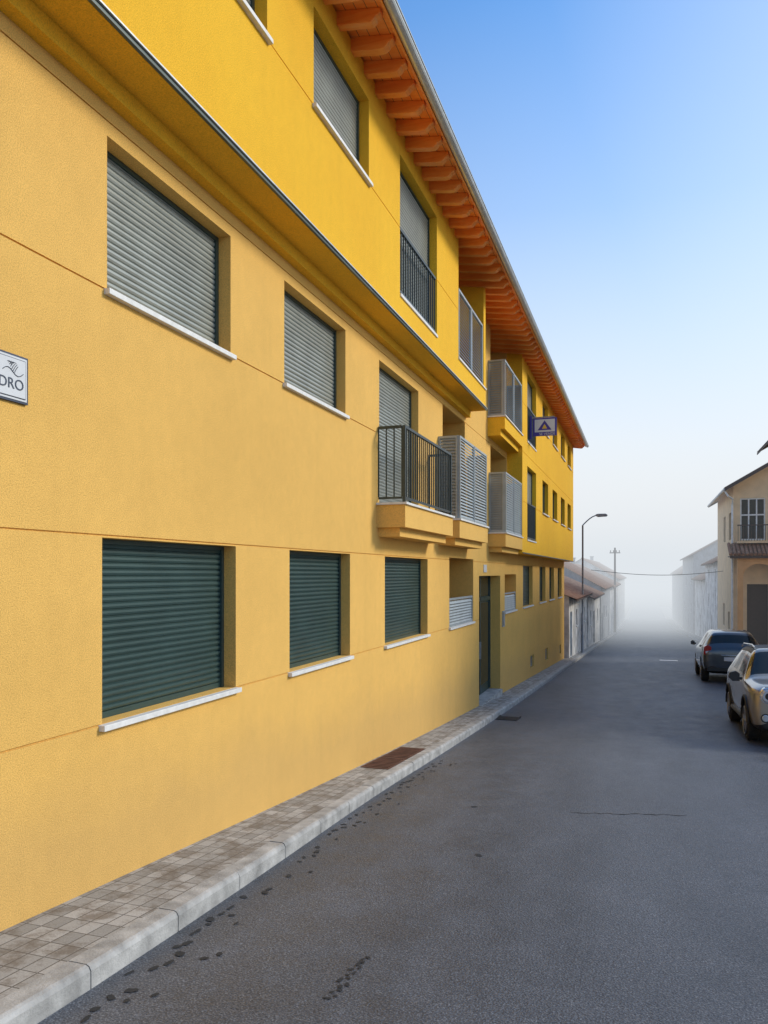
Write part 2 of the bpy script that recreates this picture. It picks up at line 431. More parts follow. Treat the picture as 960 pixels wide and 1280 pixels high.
mb.prism([(-4.3, zt(-4.3) + .012), (-2.44, zt(-2.44) + .008), (-2.44, zt(-2.44) + .04), (-9.0, 7.5), (-14.4, 5.9), (-14.4, 5.8)], YB0 - .45, YB1 + .32, 0)
mb.build('tiled_roof', ['tile'], apt)
mb = MB(); pr = []
gc = (-2.405, 5.725); r = .058
for k in range(9):
    t = math.pi + math.pi * k / 8; pr.append((gc[0] + r * math.cos(t), gc[1] + r * math.sin(t)))
for k in range(8, -1, -1):
    t = math.pi + math.pi * k / 8; pr.append((gc[0] + (r - .008) * math.cos(t), gc[1] + (r - .008) * math.sin(t)))
mb.prism(pr, YB0 - .5, YB1 + .35, 0)
mb.tube([(gc[0] + r, YB0 - .5, gc[1] + .002), (gc[0] + r, YB1 + .35, gc[1] + .002)], .011, 8, 0)
mb.build('roof_gutter', ['zinc'], apt, smooth=False)

# street name plate on the wall
sgn = empty('street_name_sign')
mb = MB(); xs = X0
mb.box(xs + .001, xs + .018, 3.00, 3.556, .975, 1.245, 0); mb.box(xs + .018, xs + .021, 3.012, 3.544, .987, 1.233, 1)
mb.box(xs + .021, xs + .024, 3.024, 3.532, .999, 1.221, 0); mb.box(xs + .024, xs + .026, 3.028, 3.528, 1.003, 1.217, 1)
mb.build('tile_plate', ['signb', 'signw'], sgn, bevel=.002)
mb = MB()
for k in range(7):     # scroll flourish
    t0 = .3 + k * .22
    mb.tube([(xs + .028, 3.40 + .012 * k + .05 * math.cos(t0 + s) * .5, 1.165 + .03 * math.sin(t0 * 1.7 + s)) for s in (0, .5, 1.0, 1.5)], .0016, 5, 0)
mb.tube([(xs + .028, 3.36 + .15 * s / 8, 1.14 + .02 * math.sin(s * .8)) for s in range(9)], .002, 5, 0)
mb.build('tile_flourish', ['signb'], sgn)
def text(name, body, size, loc, rot, mat, parent, align='RIGHT'):
    cu = bpy.data.curves.new(name, 'FONT'); cu.body = body; cu.size = size; cu.extrude = .001; cu.align_x = align
    ob = bpy.data.objects.new(name, cu); ob.location = loc; ob.rotation_euler = rot; cu.materials.append(M[mat])
    scene.collection.objects.link(ob); ob.parent = parent; return ob
text('sign_text', 'S. PEDRO', .085, (xs + .0275, 3.515, 1.045 + H), (math.pi / 2, 0, math.pi / 2), 'signb', sgn)

# sale sign projecting from the upper balcony
ss = empty('sale_sign')
mb = MB(); ys = 21.6
mb.box(-2.93, -2.28, ys, ys + .02, 3.82, 4.32, 0); mb.box(-2.88, -2.33, ys - .004, ys, 3.93, 4.28, 1)
mb.face([(-2.80, ys - .008, 3.98), (-2.42, ys - .008, 3.98), (-2.61, ys - .008, 4.25)], 2)
mb.face([(-2.68, ys - .012, 4.02), (-2.54, ys - .012, 4.02), (-2.61, ys - .012, 4.15)], 3)
mb.box(-3.02, -2.96, ys, ys + .015, 3.75, 4.4, 0); mb.box(-3.02, -2.35, ys + .02, ys + .04, 4.33, 4.36, 4)
mb.build('sign_board', ['purple', 'signw', 'purple', 'yellow', 'polem'], ss)
text('sign_letters', 'SE VENDE', .10, (-2.32, ys - .006, 3.84 + H), (math.pi / 2, 0, 0), 'signw', ss)

# ------------------------------------------------------------------ ground / road / pavements
YS = [-40 + i for i in range(0, 200)] + [160 + i * 10 for i in range(1, 75)]
def strip(mb, xa, xb, off, mt=0, ys=YS):
    for a, b in zip(ys, ys[1:]):
        mb.face([(xa(a), a, R(a) + off), (xb(a), a, R(a) + off), (xb(b), b, R(b) + off), (xa(b), b, R(b) + off)], mt)
mb = MB(); strip(mb, lambda y: -400, lambda y: 400, -.012); mb.build('ground', ['earth'])
mb = MB(); strip(mb, lambda y: -3.5, lambda y: 4.2, 0.0); mb.build('road', ['asphalt'])
ysb = [y for y in YS if y <= 230]
mb = MB(); strip(mb, lambda y: -3.6, lambda y: XK(y) - .13, .116, ys=ysb); mb.build('pavement', ['pave'])
mb = MB(); strip(mb, lambda y: 4.12, lambda y: 6.5, .116, ys=ysb); mb.build('pavement', ['pave'])
def kerb(xf, sgn, y0, y1):
    mb = MB(); y = y0; L = .8
    while y < y1:
        a, b = y + .004, y + L - .004; w = .14; h = .12; j = random.uniform(-.003, .003)
        def q(x_, yy, z): return (xf(yy) + sgn * x_, yy, R(yy) + z + j)
        prof = [(0, -.1), (0, h - .03), (.012, h - .008), (.03, h), (w, h), (w, -.1)]
        n = len(prof); bi = len(mb.v)
        for yy in (a, b):
            for px, pz in prof: mb.v.append(q(px, yy, pz))
        for i in range(n):
            k = (i + 1) % n; mb.f.append((bi + i, bi + n + i, bi + n + k, bi + k)); mb.m.append(0)
        mb.f.append(tuple(bi + i for i in range(n))); mb.m.append(0); mb.f.append(tuple(bi + n + i for i in reversed(range(n)))); mb.m.append(0)
        y += L
    return mb.build('kerb', ['kerb'])
kerb(XK, -1, -12, 170); kerb(lambda y: 4.0, 1, -12, 170)
def blob(mb, cx, cy, rx, ry, off, mt=0):
    n = 11; p = []; ph = random.random() * 6
    for k in range(n):
        t = 2 * math.pi * k / n; r = 1 + .28 * math.sin(2 * t + ph) + random.uniform(-.18, .18)
        x, y = cx + rx * r * math.cos(t), cy + ry * r * math.sin(t); p.append((x, y, R(y) + off))
    mb.face(p, mt)
mb = MB(); y = 2.6
while y < 10.5:
    if random.random() < .8:
        blob(mb, XK(y) + .09 + random.uniform(-.02, .12), y, random.uniform(.012, .028), random.uniform(.02, .045), .004 + random.random() * .001)
    if random.random() < .3: blob(mb, XK(y) + random.uniform(.18, .4), y, random.uniform(.01, .02), random.uniform(.015, .03), .0055)
    y += random.uniform(.06, .16)
for k in range(16): blob(mb, -1.49 + random.gauss(0, .02), 3.55 + k * .035, random.uniform(.008, .02), random.uniform(.01, .024), .004 + k * .0001)
for cx, cy in ((-1.3, 6.3), (-1.7, 8.0)): blob(mb, cx, cy, .03, .03, .004)
mb.build('water_stains', ['stain'])
mb = MB(); px = -.72; pts = []
while px < .45:
    pts.append((px, 8.15 + (px + .72) * .34 + random.uniform(-.03, .03))); px += .06
for (xa, ya), (xb, yb) in zip(pts, pts[1:]):
    w = random.uniform(.004, .009)
    mb.face([(xa, ya - w, R(ya) + .004), (xb, yb - w, R(yb) + .004), (xb, yb + w, R(yb) + .004), (xa, ya + w, R(ya) + .004)])
mb.build('road_crack', ['crack'])
mb = MB(); mb.face([(.7, 38.2, R(38.2) + .005), (1.5, 38.2, R(38.2) + .005), (1.5, 38.7, R(38.7) + .005), (.7, 38.7, R(38.7) + .005)])
mb.build('road_marking', ['white'])
# access covers in pavement
for a, b in ((9.0, 9.83), (9.86, 10.7)):
    mb = MB()
    z0, z1 = R(a) + .117, R(b) + .117
    mb.v += [(-3.36, a, z0 + .006), (-2.99, a, z0 + .006), (-2.99, b, z1 + .006), (-3.36, b, z1 + .006),
             (-3.36, a, z0 - .02), (-2.99, a, z0 - .02), (-2.99, b, z1 - .02), (-3.36, b, z1 - .02)]
    for q in ((0, 1, 2, 3), (4, 5, 1, 0), (5, 6, 2, 1), (6, 7, 3, 2), (7, 4, 0, 3)): mb.f.append(q); mb.m.append(0)
    for i in range(8):
        yy = a + .08 + i * .09; zz = R(yy) + .124
        mb.box(-3.33, -3.02, yy, yy + .015, zz - .004, zz + .003, 0)
    mb.build('access_cover', ['rust'])
mb = MB()
for i in range(7):
    yy = 15.3 + i * .075; zz = R(yy)
    mb.box(XK(yy) + .03, XK(yy) + .43, yy, yy + .04, zz + .001, zz + .014, 0)
for xx in (.02, .43): mb.box(XK(15) + xx, XK(15) + xx + .02, 15.27, 15.82, R(15.55) - .03, R(15.55) + .02, 0)
mb.build('drain_grate', ['iron'])

# ------------------------------------------------------------------ houses
def tiled(mb, xa, za, xb, zb, y0, y1, mt=0, wl=.24, amp=.03):
    y = y0; st = wl / 4; rows = 6; k = 0
    while y < y1 - 1e-6:
        y2 = min(y + st, y1)
        h1 = amp * math.sin(2 * math.pi * (y - y0) / wl); h2 = amp * math.sin(2 * math.pi * (y2 - y0) / wl)
        mb.face([(xa, y, za + h1), (xb, y, zb + h1), (xb, y2, zb + h2), (xa, y2, za + h2)], mt); y = y2
def house(name, xw, depth, y0, y1, zeave, zridge, wall, openings, sgn=1, door='brown', over=.35, chim=True, shut='brown'):
    """street wall at x=xw facing sgn*X ; depth = size away from street"""
    e = empty(name); mb = MB(); xb = xw - sgn * depth; xr = xw - sgn * depth / 2
    zb = R(y1) - 1.5
    rc = [(a, b, c, d, -.14, None) for a, b, c, d, k in openings]
    relief(lambda u, z, d: (xw + sgn * d, u, z), y0, y1, zb, zeave, rc, mb)
    for y in (y0, y1): mb.face([(xw, y, zb), (xb, y, zb), (xb, y, zeave), (xr, y, zridge - .06), (xw, y, zeave)])
    mb.face([(xb, y0, zb), (xb, y1, zb), (xb, y1, zeave), (xb, y0, zeave)])
    mb.build('walls', [wall], e)
    mb = MB()
    for a, b, c, d, k in openings:
        x = xw - sgn * .13; xa, xc = sorted((x, x - sgn * .03))
        mb.box(xa, xc, a, b, c, d, {'w': 0, 'd': 1, 'b': 2}[k])
        xa, xc = sorted((x, x + sgn * .03))
        if k == 'w':
            for p, q in ((a, a + .06), ((a + b) / 2 - .03, (a + b) / 2 + .03), (b - .06, b)): mb.box(xa, xc, p, q, c + .06, d - .06, 3)
            mb.box(xa, xc, a, b, c, c + .06, 3); mb.box(xa, xc, a, b, d - .06, d, 3)
            xa, xc = sorted((xw - sgn * .1, xw + sgn * .05)); mb.box(xa, xc, a - .05, b + .05, c - .06, c - .002, 3)
        elif k == 'd':
            for p in range(3): mb.box(xa, xc, a + .08, b - .08, c + .15 + p * (d - c) / 3.2, c + .05 + (p + .8) * (d - c) / 3.2, 1)
    mb.build('openings', ['glass', door, 'bluep', 'white'], e)
    mb = MB(); sl_ = (zridge - zeave) / (depth / 2)
    tiled(mb, xw + sgn * over, zeave - over * sl_ + .03, xr, zridge + .03, y0 - .15, y1 + .15)
    tiled(mb, xb - sgn * over, zeave - over * sl_ + .03, xr, zridge + .03, y0 - .15, y1 + .15)
    mb.tube([(xr, y0 - .15, zridge + .05), (xr, y1 + .15, zridge + .05)], .1, 8)
    mb.build('roof', ['tile'], e)
    mb = MB()
    xo = xw + sgn * over; xa, xc = sorted((xo, xo - sgn * .03)); mb.box(xa, xc, y0 - .15, y1 + .15, zeave - over * sl_ - .08, zeave - over * sl_ - .01)
    mb.face([(xo, y0 - .14, zeave - over * sl_ - .02), (xo, y1 + .14, zeave - over * sl_ - .02), (xw, y1 + .14, zeave - .02), (xw, y0 - .14, zeave - .02)])
    mb.build('eave', ['brown'], e)
    if chim:
        mb = MB(); yc = y0 + (y1 - y0) * .6; mb.box(xr - .6, xr - .1, yc, yc + .5, zeave, zridge + .8); mb.box(xr - .68, xr - .02, yc - .08, yc + .58, zridge + .8, zridge + .9)
        mb.build('chimney', ['greyw'], e)
    return e
def W(y, z0, w=.9, h=1.0, k='w'): return (y, y + w, z0, z0 + h, k)
def D(y, w=.95, h=2.05, k='d'): g = R(y + w / 2) + .12; return (y, y + w, g, g + h, k)
# left: old low houses
house('old_house', -3.22, 7, 35.7, 47.0, -1.05, .35, 'plaster', [D(36.3, .9, 2.1, 'b'), W(39.5, -2.6, .8, .8), D(42.5), W(45, -2.7, .7, .8)])
house('old_house', -3.15, 7, 47.4, 60.0, -1.35, .2, 'plaster', [W(49, -3.2, .9, .9), D(52, 1.8, 2.2), W(56.5, -3.4, .9, .9)])
house('old_house', -3.1, 8, 60.4, 77.0, -1.0, 1.2, 'greyw', [D(62), W(65, -3.6, .9, 1.0), W(69, -3.8, .9, 1.0), D(73)])
house('old_house', -3.15, 9, 78.0, 104, -1.2, 1.0, 'plaster', [D(82), W(86, -4.4), W(92, -4.6), D(98)])
house('old_house', -11.5, 9, 62, 80, 1.5, 3.9, 'greyw', [W(66, -1), W(72, -1)])
house('old_house', -3.4, 9, 106, 150, -.6, 2.0, 'plaster', [D(112), W(120, -5.5), W(130, -5.5)])
# right side
house('beige_house', 5.62, 9, 22, 39.6, 6.0, 8.6, 'beige', [W(25, 2.8), W(29, 2.8), W(33, 2.8), W(37, 2.8), W(26, -1.2), W(31, -1.4), D(35)], sgn=-1, over=.6)
house('town_house', 4.9, 7, 58.8, 70, .9, 2.8, 'plaster', [W(60, -2.2), D(63), W(66, -2.6), W(60, -.6, .9, .9), W(66, -.6, .9, .9)], sgn=-1)
house('town_house', 5.0, 7, 70.4, 86, -.4, 1.5, 'plaster', [W(73, -3.2), D(77), W(81, -3.4)], sgn=-1)
house('town_house', 4.9, 9, 86.4, 110, 2.0, 4.6, 'greyw', [W(90, -1), D(95), W(100, -1.4), W(90, -4.2), W(104, -4.4)], sgn=-1)
house('town_house', 12.5, 12, 74, 92, 3.2, 6.2, 'greyw', [], sgn=-1)
house('town_house', 5.2, 9, 112, 160, .2, 3.4, 'greyw', [W(125, -3), D(130)], sgn=-1)

# balconied house on the right (gable towards the viewer)
gh = empty('gabled_house'); Y1 = 48.0; XA = 4.85; DZ = .55; mb = MB(); zb = -6.5
RK = .5875; XE = 4.3
def zr_(x): return 6.95 + DZ - (9 - x) * RK          # roof line
ZE = zr_(XA) - .02
rc = [(5.2, 6.5, 1.9, 4.3, -.15, None), (6.65, 7.95, 1.9, 4.3, -.15, None), (5.55, 6.7, -4.6, -.6, -.6, None), (7.3, 8.6, -3.3, -1.6, -.15, None)]
relief(lambda u, z, d: (u, Y1 - d, z), XA, 13.0, zb, ZE, rc, mb)
mb.face([(XA, Y1, ZE), (13.0, Y1, ZE), (9.0, Y1, 6.93 + DZ)])
rs = [(49.2, 50.5, 2.0, 3.6, -.15, None), (52.5, 53.8, 2.0, 3.6, -.15, None), (50, 51.1, -4.7, -2.3, -.15, None), (53, 54.2, -3.3, -1.9, -.15, None)]
relief(lambda u, z, d: (XA - d, u, z), Y1, 58.0, zb, ZE, rs, mb)
mb.face([(13, Y1, zb), (13, 58, zb), (13, 58, ZE), (13, Y1, ZE)]); mb.face([(XA, 58, zb), (13, 58, zb), (13, 58, ZE), (9, 58, 6.93 + DZ), (XA, 58, ZE)])
mb.build('walls', ['beige'], gh)
mb = MB()
for a, b, c, d, _, _2 in rc[:2] + rc[3:]:
    mb.box(a, b, Y1 + .12, Y1 + .14, c, d, 0)
    for k in range(4):
        xx = a + (b - a - .07) * k / 3; mb.box(xx, xx + .07, Y1 + .05, Y1 + .12, c, d, 1)
    for z in (c, (c + d) / 2 + .2, d - .08): mb.box(a, b, Y1 + .055, Y1 + .118, z, z + .08, 1)
for a, b, c, d, _, _2 in rs: mb.box(XA + .12, XA + .14, a, b, c, d, 0); mb.box(XA + .08, XA + .12, (a + b) / 2 - .03, (a + b) / 2 + .03, c, d, 1)
mb.box(5.55, 6.7, Y1 + .56, Y1 + .59, -4.6, -.6, 2)
mb.build('windows', ['glass', 'white', 'brown'], gh)
# balcony railing in front of glazed gallery
mb = MB()
mb.box(5.0, 8.1, Y1 - .55, Y1 - .002, 1.72, 1.84, 1)
xx = 5.02
while xx < 8.1: mb.box(xx, xx + .025, Y1 - .54, Y1 - .515, 1.84, 2.7, 0); xx += .14
mb.box(5.0, 8.1, Y1 - .55, Y1 - .50, 2.7, 2.76, 0)
mb.build('balcony', ['brown', 'beige'], gh)
mb = MB()     # gable roof, ridge along street
for xe in (XE, 18 - XE):
    tiled(mb, xe, zr_(XE) + .1, 9.0, 7.05 + DZ, Y1 - .9, 58.6)
mb.build('roof', ['tile'], gh)
mb = MB()
for xe in (XE, 18 - XE):
    ze = zr_(XE)
    for y in (Y1 - .95, 58.55):
        mb.v += [(xe, y, ze - .1), (9, y, 6.85 + DZ), (9, y, 7.03 + DZ), (xe, y, ze + .08), (xe, y + .08, ze - .1), (9, y + .08, 6.85 + DZ), (9, y + .08, 7.03 + DZ), (xe, y + .08, ze + .08)]
        b = len(mb.v) - 8
        for q in ((0, 1, 2, 3), (7, 6, 5, 4), (0, 4, 5, 1), (3, 2, 6, 7), (0, 3, 7, 4)): mb.f.append(tuple(b + i for i in q)); mb.m.append(0)
    mb.face([(xe, Y1 - .9, ze + .02), (9, Y1 - .9, 6.95 + DZ), (9, 58.55, 6.95 + DZ), (xe, 58.55, ze + .02)], 1)
mb.build('bargeboards', ['brown', 'beige'], gh)
mb = MB()     # lean-to tile canopy
for k in range(40):
    xx = 4.6 + k * .21
    mb.tube([(xx, Y1 - 1.2, 1.05), (xx, Y1, 1.7)], .1, 6)
mb.box(4.55, 13, Y1 - 1.25, Y1 - 1.15, .85, .98, 1); mb.box(4.55, 13, Y1 - 1.14, Y1, .93, .99, 1)
mb.build('canopy', ['tile', 'brown'], gh)
mb = MB()
for xx in (4.95, 6.9, 9.0): mb.box(xx, xx + .28, Y1 - 1.1, Y1 - .8, -6, .92, 0)
for xa, xb in ((5.23, 6.9), (7.18, 9.0)):      # arched lintels between the columns
    cx, hw = (xa + xb) / 2, (xb - xa) / 2; P = [(xa, .92), (xa, -.2)]
    for k in range(1, 12):
        t = math.pi * (1 - k / 12); P.append((cx + hw * math.cos(t), -.2 + .75 * math.sin(t)))
    P += [(xb, -.2), (xb, .92)]
    mb.prism(P, Y1 - 1.05, Y1 - .85, 0)
mb.build('porch_arcade', ['ocre2'], gh)
mb = MB(); ze = zr_(XE)
mb.tube([(XE - .02, Y1 - .9, ze + .0), (XE - .02, 58.5, ze + .0)], .07, 8)
mb.tube([(XE, Y1 - .7, ze - .05), (XE + .2, Y1 - .7, ze - .35), (XA - .07, Y1 - .3, ze - .5), (XA - .07, Y1 - .06, ze - .8), (XA - .07, Y1 - .06, -4.5)], .05, 8)
mb.build('downpipe', ['white'], gh)

# ------------------------------------------------------------------ street lamps, cable
def lamp(x, y, hgt, arm, sg=1):
    g = R(y) + .1; mb = MB()
    mb.tube([(x, y, g), (x, y, g + .9), (x, y, g + .92), (x, y, g + hgt - .5)], [.085, .08, .055, .042], 10)
    pts = [(x, y, g + hgt - .5)]
    for k in range(1, 7):
        t = k / 6; pts.append((x + sg * arm * t, y, g + hgt - .5 + .5 * math.sin(t * math.pi / 2)))
    mb.tube(pts, .03, 8); ex = x + sg * arm; ez = g + hgt
    e = empty('street_lamp'); mb.build('pole', ['polem'], e, smooth=True)
    mb = MB(); xa, xb = sorted((ex - sg * .1, ex + sg * .5))
    mb.prism([(xa, ez - .03), (xa + .1, ez - .09), (xb - .06, ez - .07), (xb, ez), (xb - .1, ez + .07), (xa + .1, ez + .07), (xa, ez + .04)], y - .12, y + .12, 0)
    mb.build('lamp_head', ['polem'], e, bevel=.02)
lamp(-3.0, 40.9, 7.1, .75)
up = empty('utility_pole'); mb = MB(); g = R(86)
mb.tube([(-2.95, 86, g), (-2.95, 86, g + 9.2)], [.14, .09], 8)
mb.box(-3.5, -2.4, 85.95, 86.05, g + 8.6, g + 8.70)
for xx in (-3.4, -3.1, -2.8, -2.5): mb.tube([(xx, 86, g + 8.72), (xx, 86, g + 8.92)], .05, 6)
mb.build('pole', ['brown'], up)
mb = MB(); p = []
for k in range(25):
    t = k / 24; p.append((-3.4 + 9.0 * t, 54, .25 - .35 * math.sin(math.pi * t)))
mb.tube(p, .018, 5); mb.build('overhead_cable', ['cable'])

# ------------------------------------------------------------------ cars
def eval_mesh(ob):
    dg = bpy.context.evaluated_depsgraph_get(); dg.update()
    return bpy.data.meshes.new_from_object(ob.evaluated_get(dg))
def car(name, paint, st, side, ws, wheels, L, Wd, loc, rotz, pitch, kind):
    e = empty(name)
    mb = MB(); rings = []
    for (y, w, zb, zm, zbelt, wr, ztp) in st:
        half = [(0, zb), (w * .82, zb), (w * .97, zb + .09), (w, zm), (w * .99, zbelt - .05), (w * .95, zbelt), (wr, ztp - .03), (wr * .84, ztp), (0, ztp + .025)]
        ring = half + [(-x, z) for x, z in reversed(half[1:-1])]
        rings.append(len(mb.v)); mb.v += [(x, y, z) for x, z in ring]
    n = 16
    for i in range(len(st) - 1):
        for k in range(n):
            k2 = (k + 1) % n; kk = k if k < 8 else 15 - k
            mt = 0
            if kk == 5 and i in side: mt = 1
            if kk in (6, 7) and i in ws: mt = 1
            if kk in (0, 1): mt = 2
            if kind == 'suv' and kk in (6, 7) and mt == 0 and 9 <= i <= 15: mt = 2
            mb.f.append((rings[i] + k, rings[i] + k2, rings[i + 1] + k2, rings[i + 1] + k)); mb.m.append(mt)
    mb.f.append(tuple(rings[0] + k for k in reversed(range(n)))); mb.m.append(0)
    mb.f.append(tuple(rings[-1] + k for k in range(n))); mb.m.append(0)
    body = mb.build('body_tmp', [paint, 'glass', 'black'], None, smooth=True, up=False)
    ss_ = body.modifiers.new('s', 'SUBSURF'); ss_.levels = 2; ss_.render_levels = 2
    cutters = []
    for (wy, wz, wr_) in wheels:
        for sx in (-1, 1):
            c = MB(); c.tube([(sx * (Wd / 2 - .30), wy, wz + .01), (sx * (Wd / 2 + .2), wy, wz + .01)], wr_ + .055, 28, 0)
            co = c.build('cut', ['black'], None, up=False); cutters.append(co)
            b = body.modifiers.new('b', 'BOOLEAN'); b.operation = 'DIFFERENCE'; b.object = co; b.solver = 'EXACT'
    me = eval_mesh(body); nb = bpy.data.objects.new('body', me); scene.collection.objects.link(nb); nb.parent = e
    for o in cutters + [body]: bpy.data.objects.remove(o, do_unlink=True)
    # wheels
    wm = MB()
    for (wy, wz, r) in wheels:
        for sx in (-1, 1):
            xo = sx * (Wd / 2 - .02); xi = sx * (Wd / 2 - .23)
            wm.tube([(xi, wy, wz), (xi + sx * .02, wy, wz), (xo - sx * .02, wy, wz), (xo, wy, wz)], [r - .03, r, r, r - .035], 28, 0)
            wm.tube([(xo - sx * .03, wy, wz), (xo + sx * .004, wy, wz)], [r * .70, r * .68], 28, 2)
            for k in range(5):
                t = 2 * math.pi * k / 5 + .3; dy, dz = math.cos(t), math.sin(t)
                ny, nz = -dz, dy; a, b = .045, .03; R0, R1 = .03, r * .66
                P = []
                for xx in (xo + sx * .002, xo + sx * .018):
                    P += [(xx, wy + dy * R0 + ny * a, wz + dz * R0 + nz * a), (xx, wy + dy * R0 - ny * a, wz + dz * R0 - nz * a),
                          (xx, wy + dy * R1 - ny * b, wz + dz * R1 - nz * b), (xx, wy + dy * R1 + ny * b, wz + dz * R1 + nz * b)]
                bi = len(wm.v); wm.v += P
                for q in ((0, 1, 2, 3), (4, 5, 6, 7), (0, 1, 5, 4), (1, 2, 6, 5), (2, 3, 7, 6), (3, 0, 4, 7)): wm.f.append(tuple(bi + i for i in q)); wm.m.append(1)
            ring = [(xo + sx * .012, wy + r * .68 * math.cos(2 * math.pi * k / 28), wz + r * .68 * math.sin(2 * math.pi * k / 28)) for k in range(29)]
            wm.tube(ring, .014, 6, 1)
            wm.tube([(xo, wy, wz), (xo + sx * .022, wy, wz)], [.055, .045], 12, 1)
    wm.build('wheels', ['rubber', 'alloy', 'black'], e, smooth=False, up=False)
    d = MB()
    if kind == 'suv':
        for (wy, wz, r) in wheels:       # wheel-arch cladding
            for sx in (-1, 1):
                arc = [(sx * (Wd / 2 - .012), wy + (r + .075) * math.cos(t), wz + (r + .075) * math.sin(t)) for t in [math.pi * k / 16 - .0 for k in range(17)]]
                d.tube(arc, .035, 6, 0)
        for sx in (-1, 1):
            d.tube([(sx * .88, 1.25, .36), (sx * .885, 2.9, .36)], .05, 6, 0)
            d.tube([(sx * .60, 1.85, 1.56), (sx * .61, 2.2, 1.61), (sx * .61, 3.4, 1.60), (sx * .59, 3.8, 1.54)], .018, 6, 1)
            d.tube([(sx * .90, 1.28, 1.02), (sx * 1.0, 1.24, 1.05)], .025, 6, 0)
            d.prism([(sx * .94, .98), (sx * .94, 1.12), (sx * 1.0, 1.16), (sx * 1.10, 1.13), (sx * 1.12, 1.04), (sx * 1.06, .98)], 1.16, 1.28, 0)
            # headlamps
            d.tube([(sx * .63, .25, .84), (sx * .635, .03, .83), (sx * .635, -.002, .83)], [.15, .14, .12], 20, 1)
            d.tube([(sx * .635, .0, .83), (sx * .635, -.028, .83)], [.118, .085], 20, 2)
            d.tube([(sx * .635, -.029, .83), (sx * .635, -.036, .83)], [.05, .04], 14, 0)
            d.tube([(sx * .68, .12, .47), (sx * .68, .0, .47)], [.08, .07], 14, 0); d.tube([(sx * .68, .0, .47), (sx * .68, -.015, .47)], [.05, .04], 14, 2)
            d.box(sx * .9 - .012, sx * .9 + .012, 2.0, 2.14, .92, .945, 1); d.box(sx * .9 - .012, sx * .9 + .012, 2.95, 3.09, .92, .945, 1)
        d.prism([(-.42, .86), (.42, .86), (.47, .76), (.38, .52), (-.38, .52), (-.47, .76)], -.02, .12, 0)
        ringp = [(-.42, -.025, .86), (.42, -.025, .86), (.47, -.025, .76), (.38, -.025, .52), (-.38, -.025, .52), (-.47, -.025, .76), (-.42, -.025, .86)]
        d.tube(ringp, .016, 6, 1)
        for z in (.60, .67, .74, .80): d.box(-.40, .40, -.032, -.021, z, z + .012, 1)
        d.box(-.60, .60, -.012, .15, .27, .42, 0); d.box(-.26, .26, -.05, -.034, .47, .58, 3)
        d.box(-.62, .62, -.02, .2, .22, .26, 1)
    else:
        yr = L   # rear end
        for sx in (-1, 1):
            d.prism([(sx * .60, .74), (sx * .60, .98), (sx * .70, 1.03), (sx * .80, .98), (sx * .82, .80), (sx * .74, .72)], yr - .28, yr - .035, 4)
            d.box(sx * .7 - .06, sx * .7 + .06, yr - .06, yr - .028, .80, .86, 3)
            d.tube([(sx * .87, 1.3, .98), (sx * .95, 1.27, 1.0)], .025, 6, 0)
            d.prism([(sx * .90, .93), (sx * .90, 1.05), (sx * .98, 1.08), (sx * 1.03, 1.04), (sx * 1.02, .95)], 1.18, 1.28, 5)
        d.box(-.26, .26, yr - .01, yr + .012, .60, .71, 3)
        d.box(-.72, .72, yr - .05, yr + .02, .32, .42, 0); d.box(-.34, .34, yr - .03, yr + .008, .745, .77, 1)
        d.tube([(0, yr - .32, 1.12), (.22, yr - .34, 1.16)], .01, 5, 0)
    d.build('trim_and_lights', ['black', 'chrome', 'lamp', 'signw', 'red', paint], e, smooth=False, up=False, bevel=.006)
    e.location = loc; e.rotation_euler = (pitch, 0, rotz)
    return e
#        y    w    zb   zm   zbelt wr   ztop
suv = [(0.0, .74, .26, .58, .86, .62, .93), (.015, .80, .24, .58, .89, .66, .965), (.12, .87, .22, .60, .92, .70, 1.0), (.35, .895, .22, .60, .94, .74, 1.025), (.80, .905, .22, .62, .98, .76, 1.05),
       (1.05, .91, .22, .62, 1.0, .78, 1.07), (1.12, .91, .22, .62, 1.0, .78, 1.09), (1.42, .91, .22, .62, 1.01, .72, 1.34), (1.68, .91, .22, .62, 1.02, .655, 1.53), (1.76, .91, .22, .62, 1.02, .65, 1.56),
       (2.35, .91, .22, .62, 1.03, .65, 1.59), (2.42, .91, .22, .62, 1.03, .65, 1.59), (3.20, .91, .22, .62, 1.05, .64, 1.58), (3.28, .91, .22, .62, 1.05, .64, 1.575), (3.85, .905, .23, .62, 1.06, .62, 1.53),
       (3.95, .90, .24, .62, 1.05, .61, 1.50), (4.15, .88, .27, .62, 1.02, .66, 1.12), (4.27, .86, .30, .62, .95, .68, 1.0), (4.30, .78, .34, .6, .88, .62, .93)]
ysv = 13.9
car('parked_suv', 'carbeige', suv, {7, 8, 9, 11, 13}, {6, 7, 15}, [(.80, .34, .34), (3.47, .34, .34)], 4.3, 1.82,
    (2.57, ysv, R(ysv) + H + .002), 0, -math.atan((R(ysv) - R(ysv + 3.5)) / 3.5), 'suv')
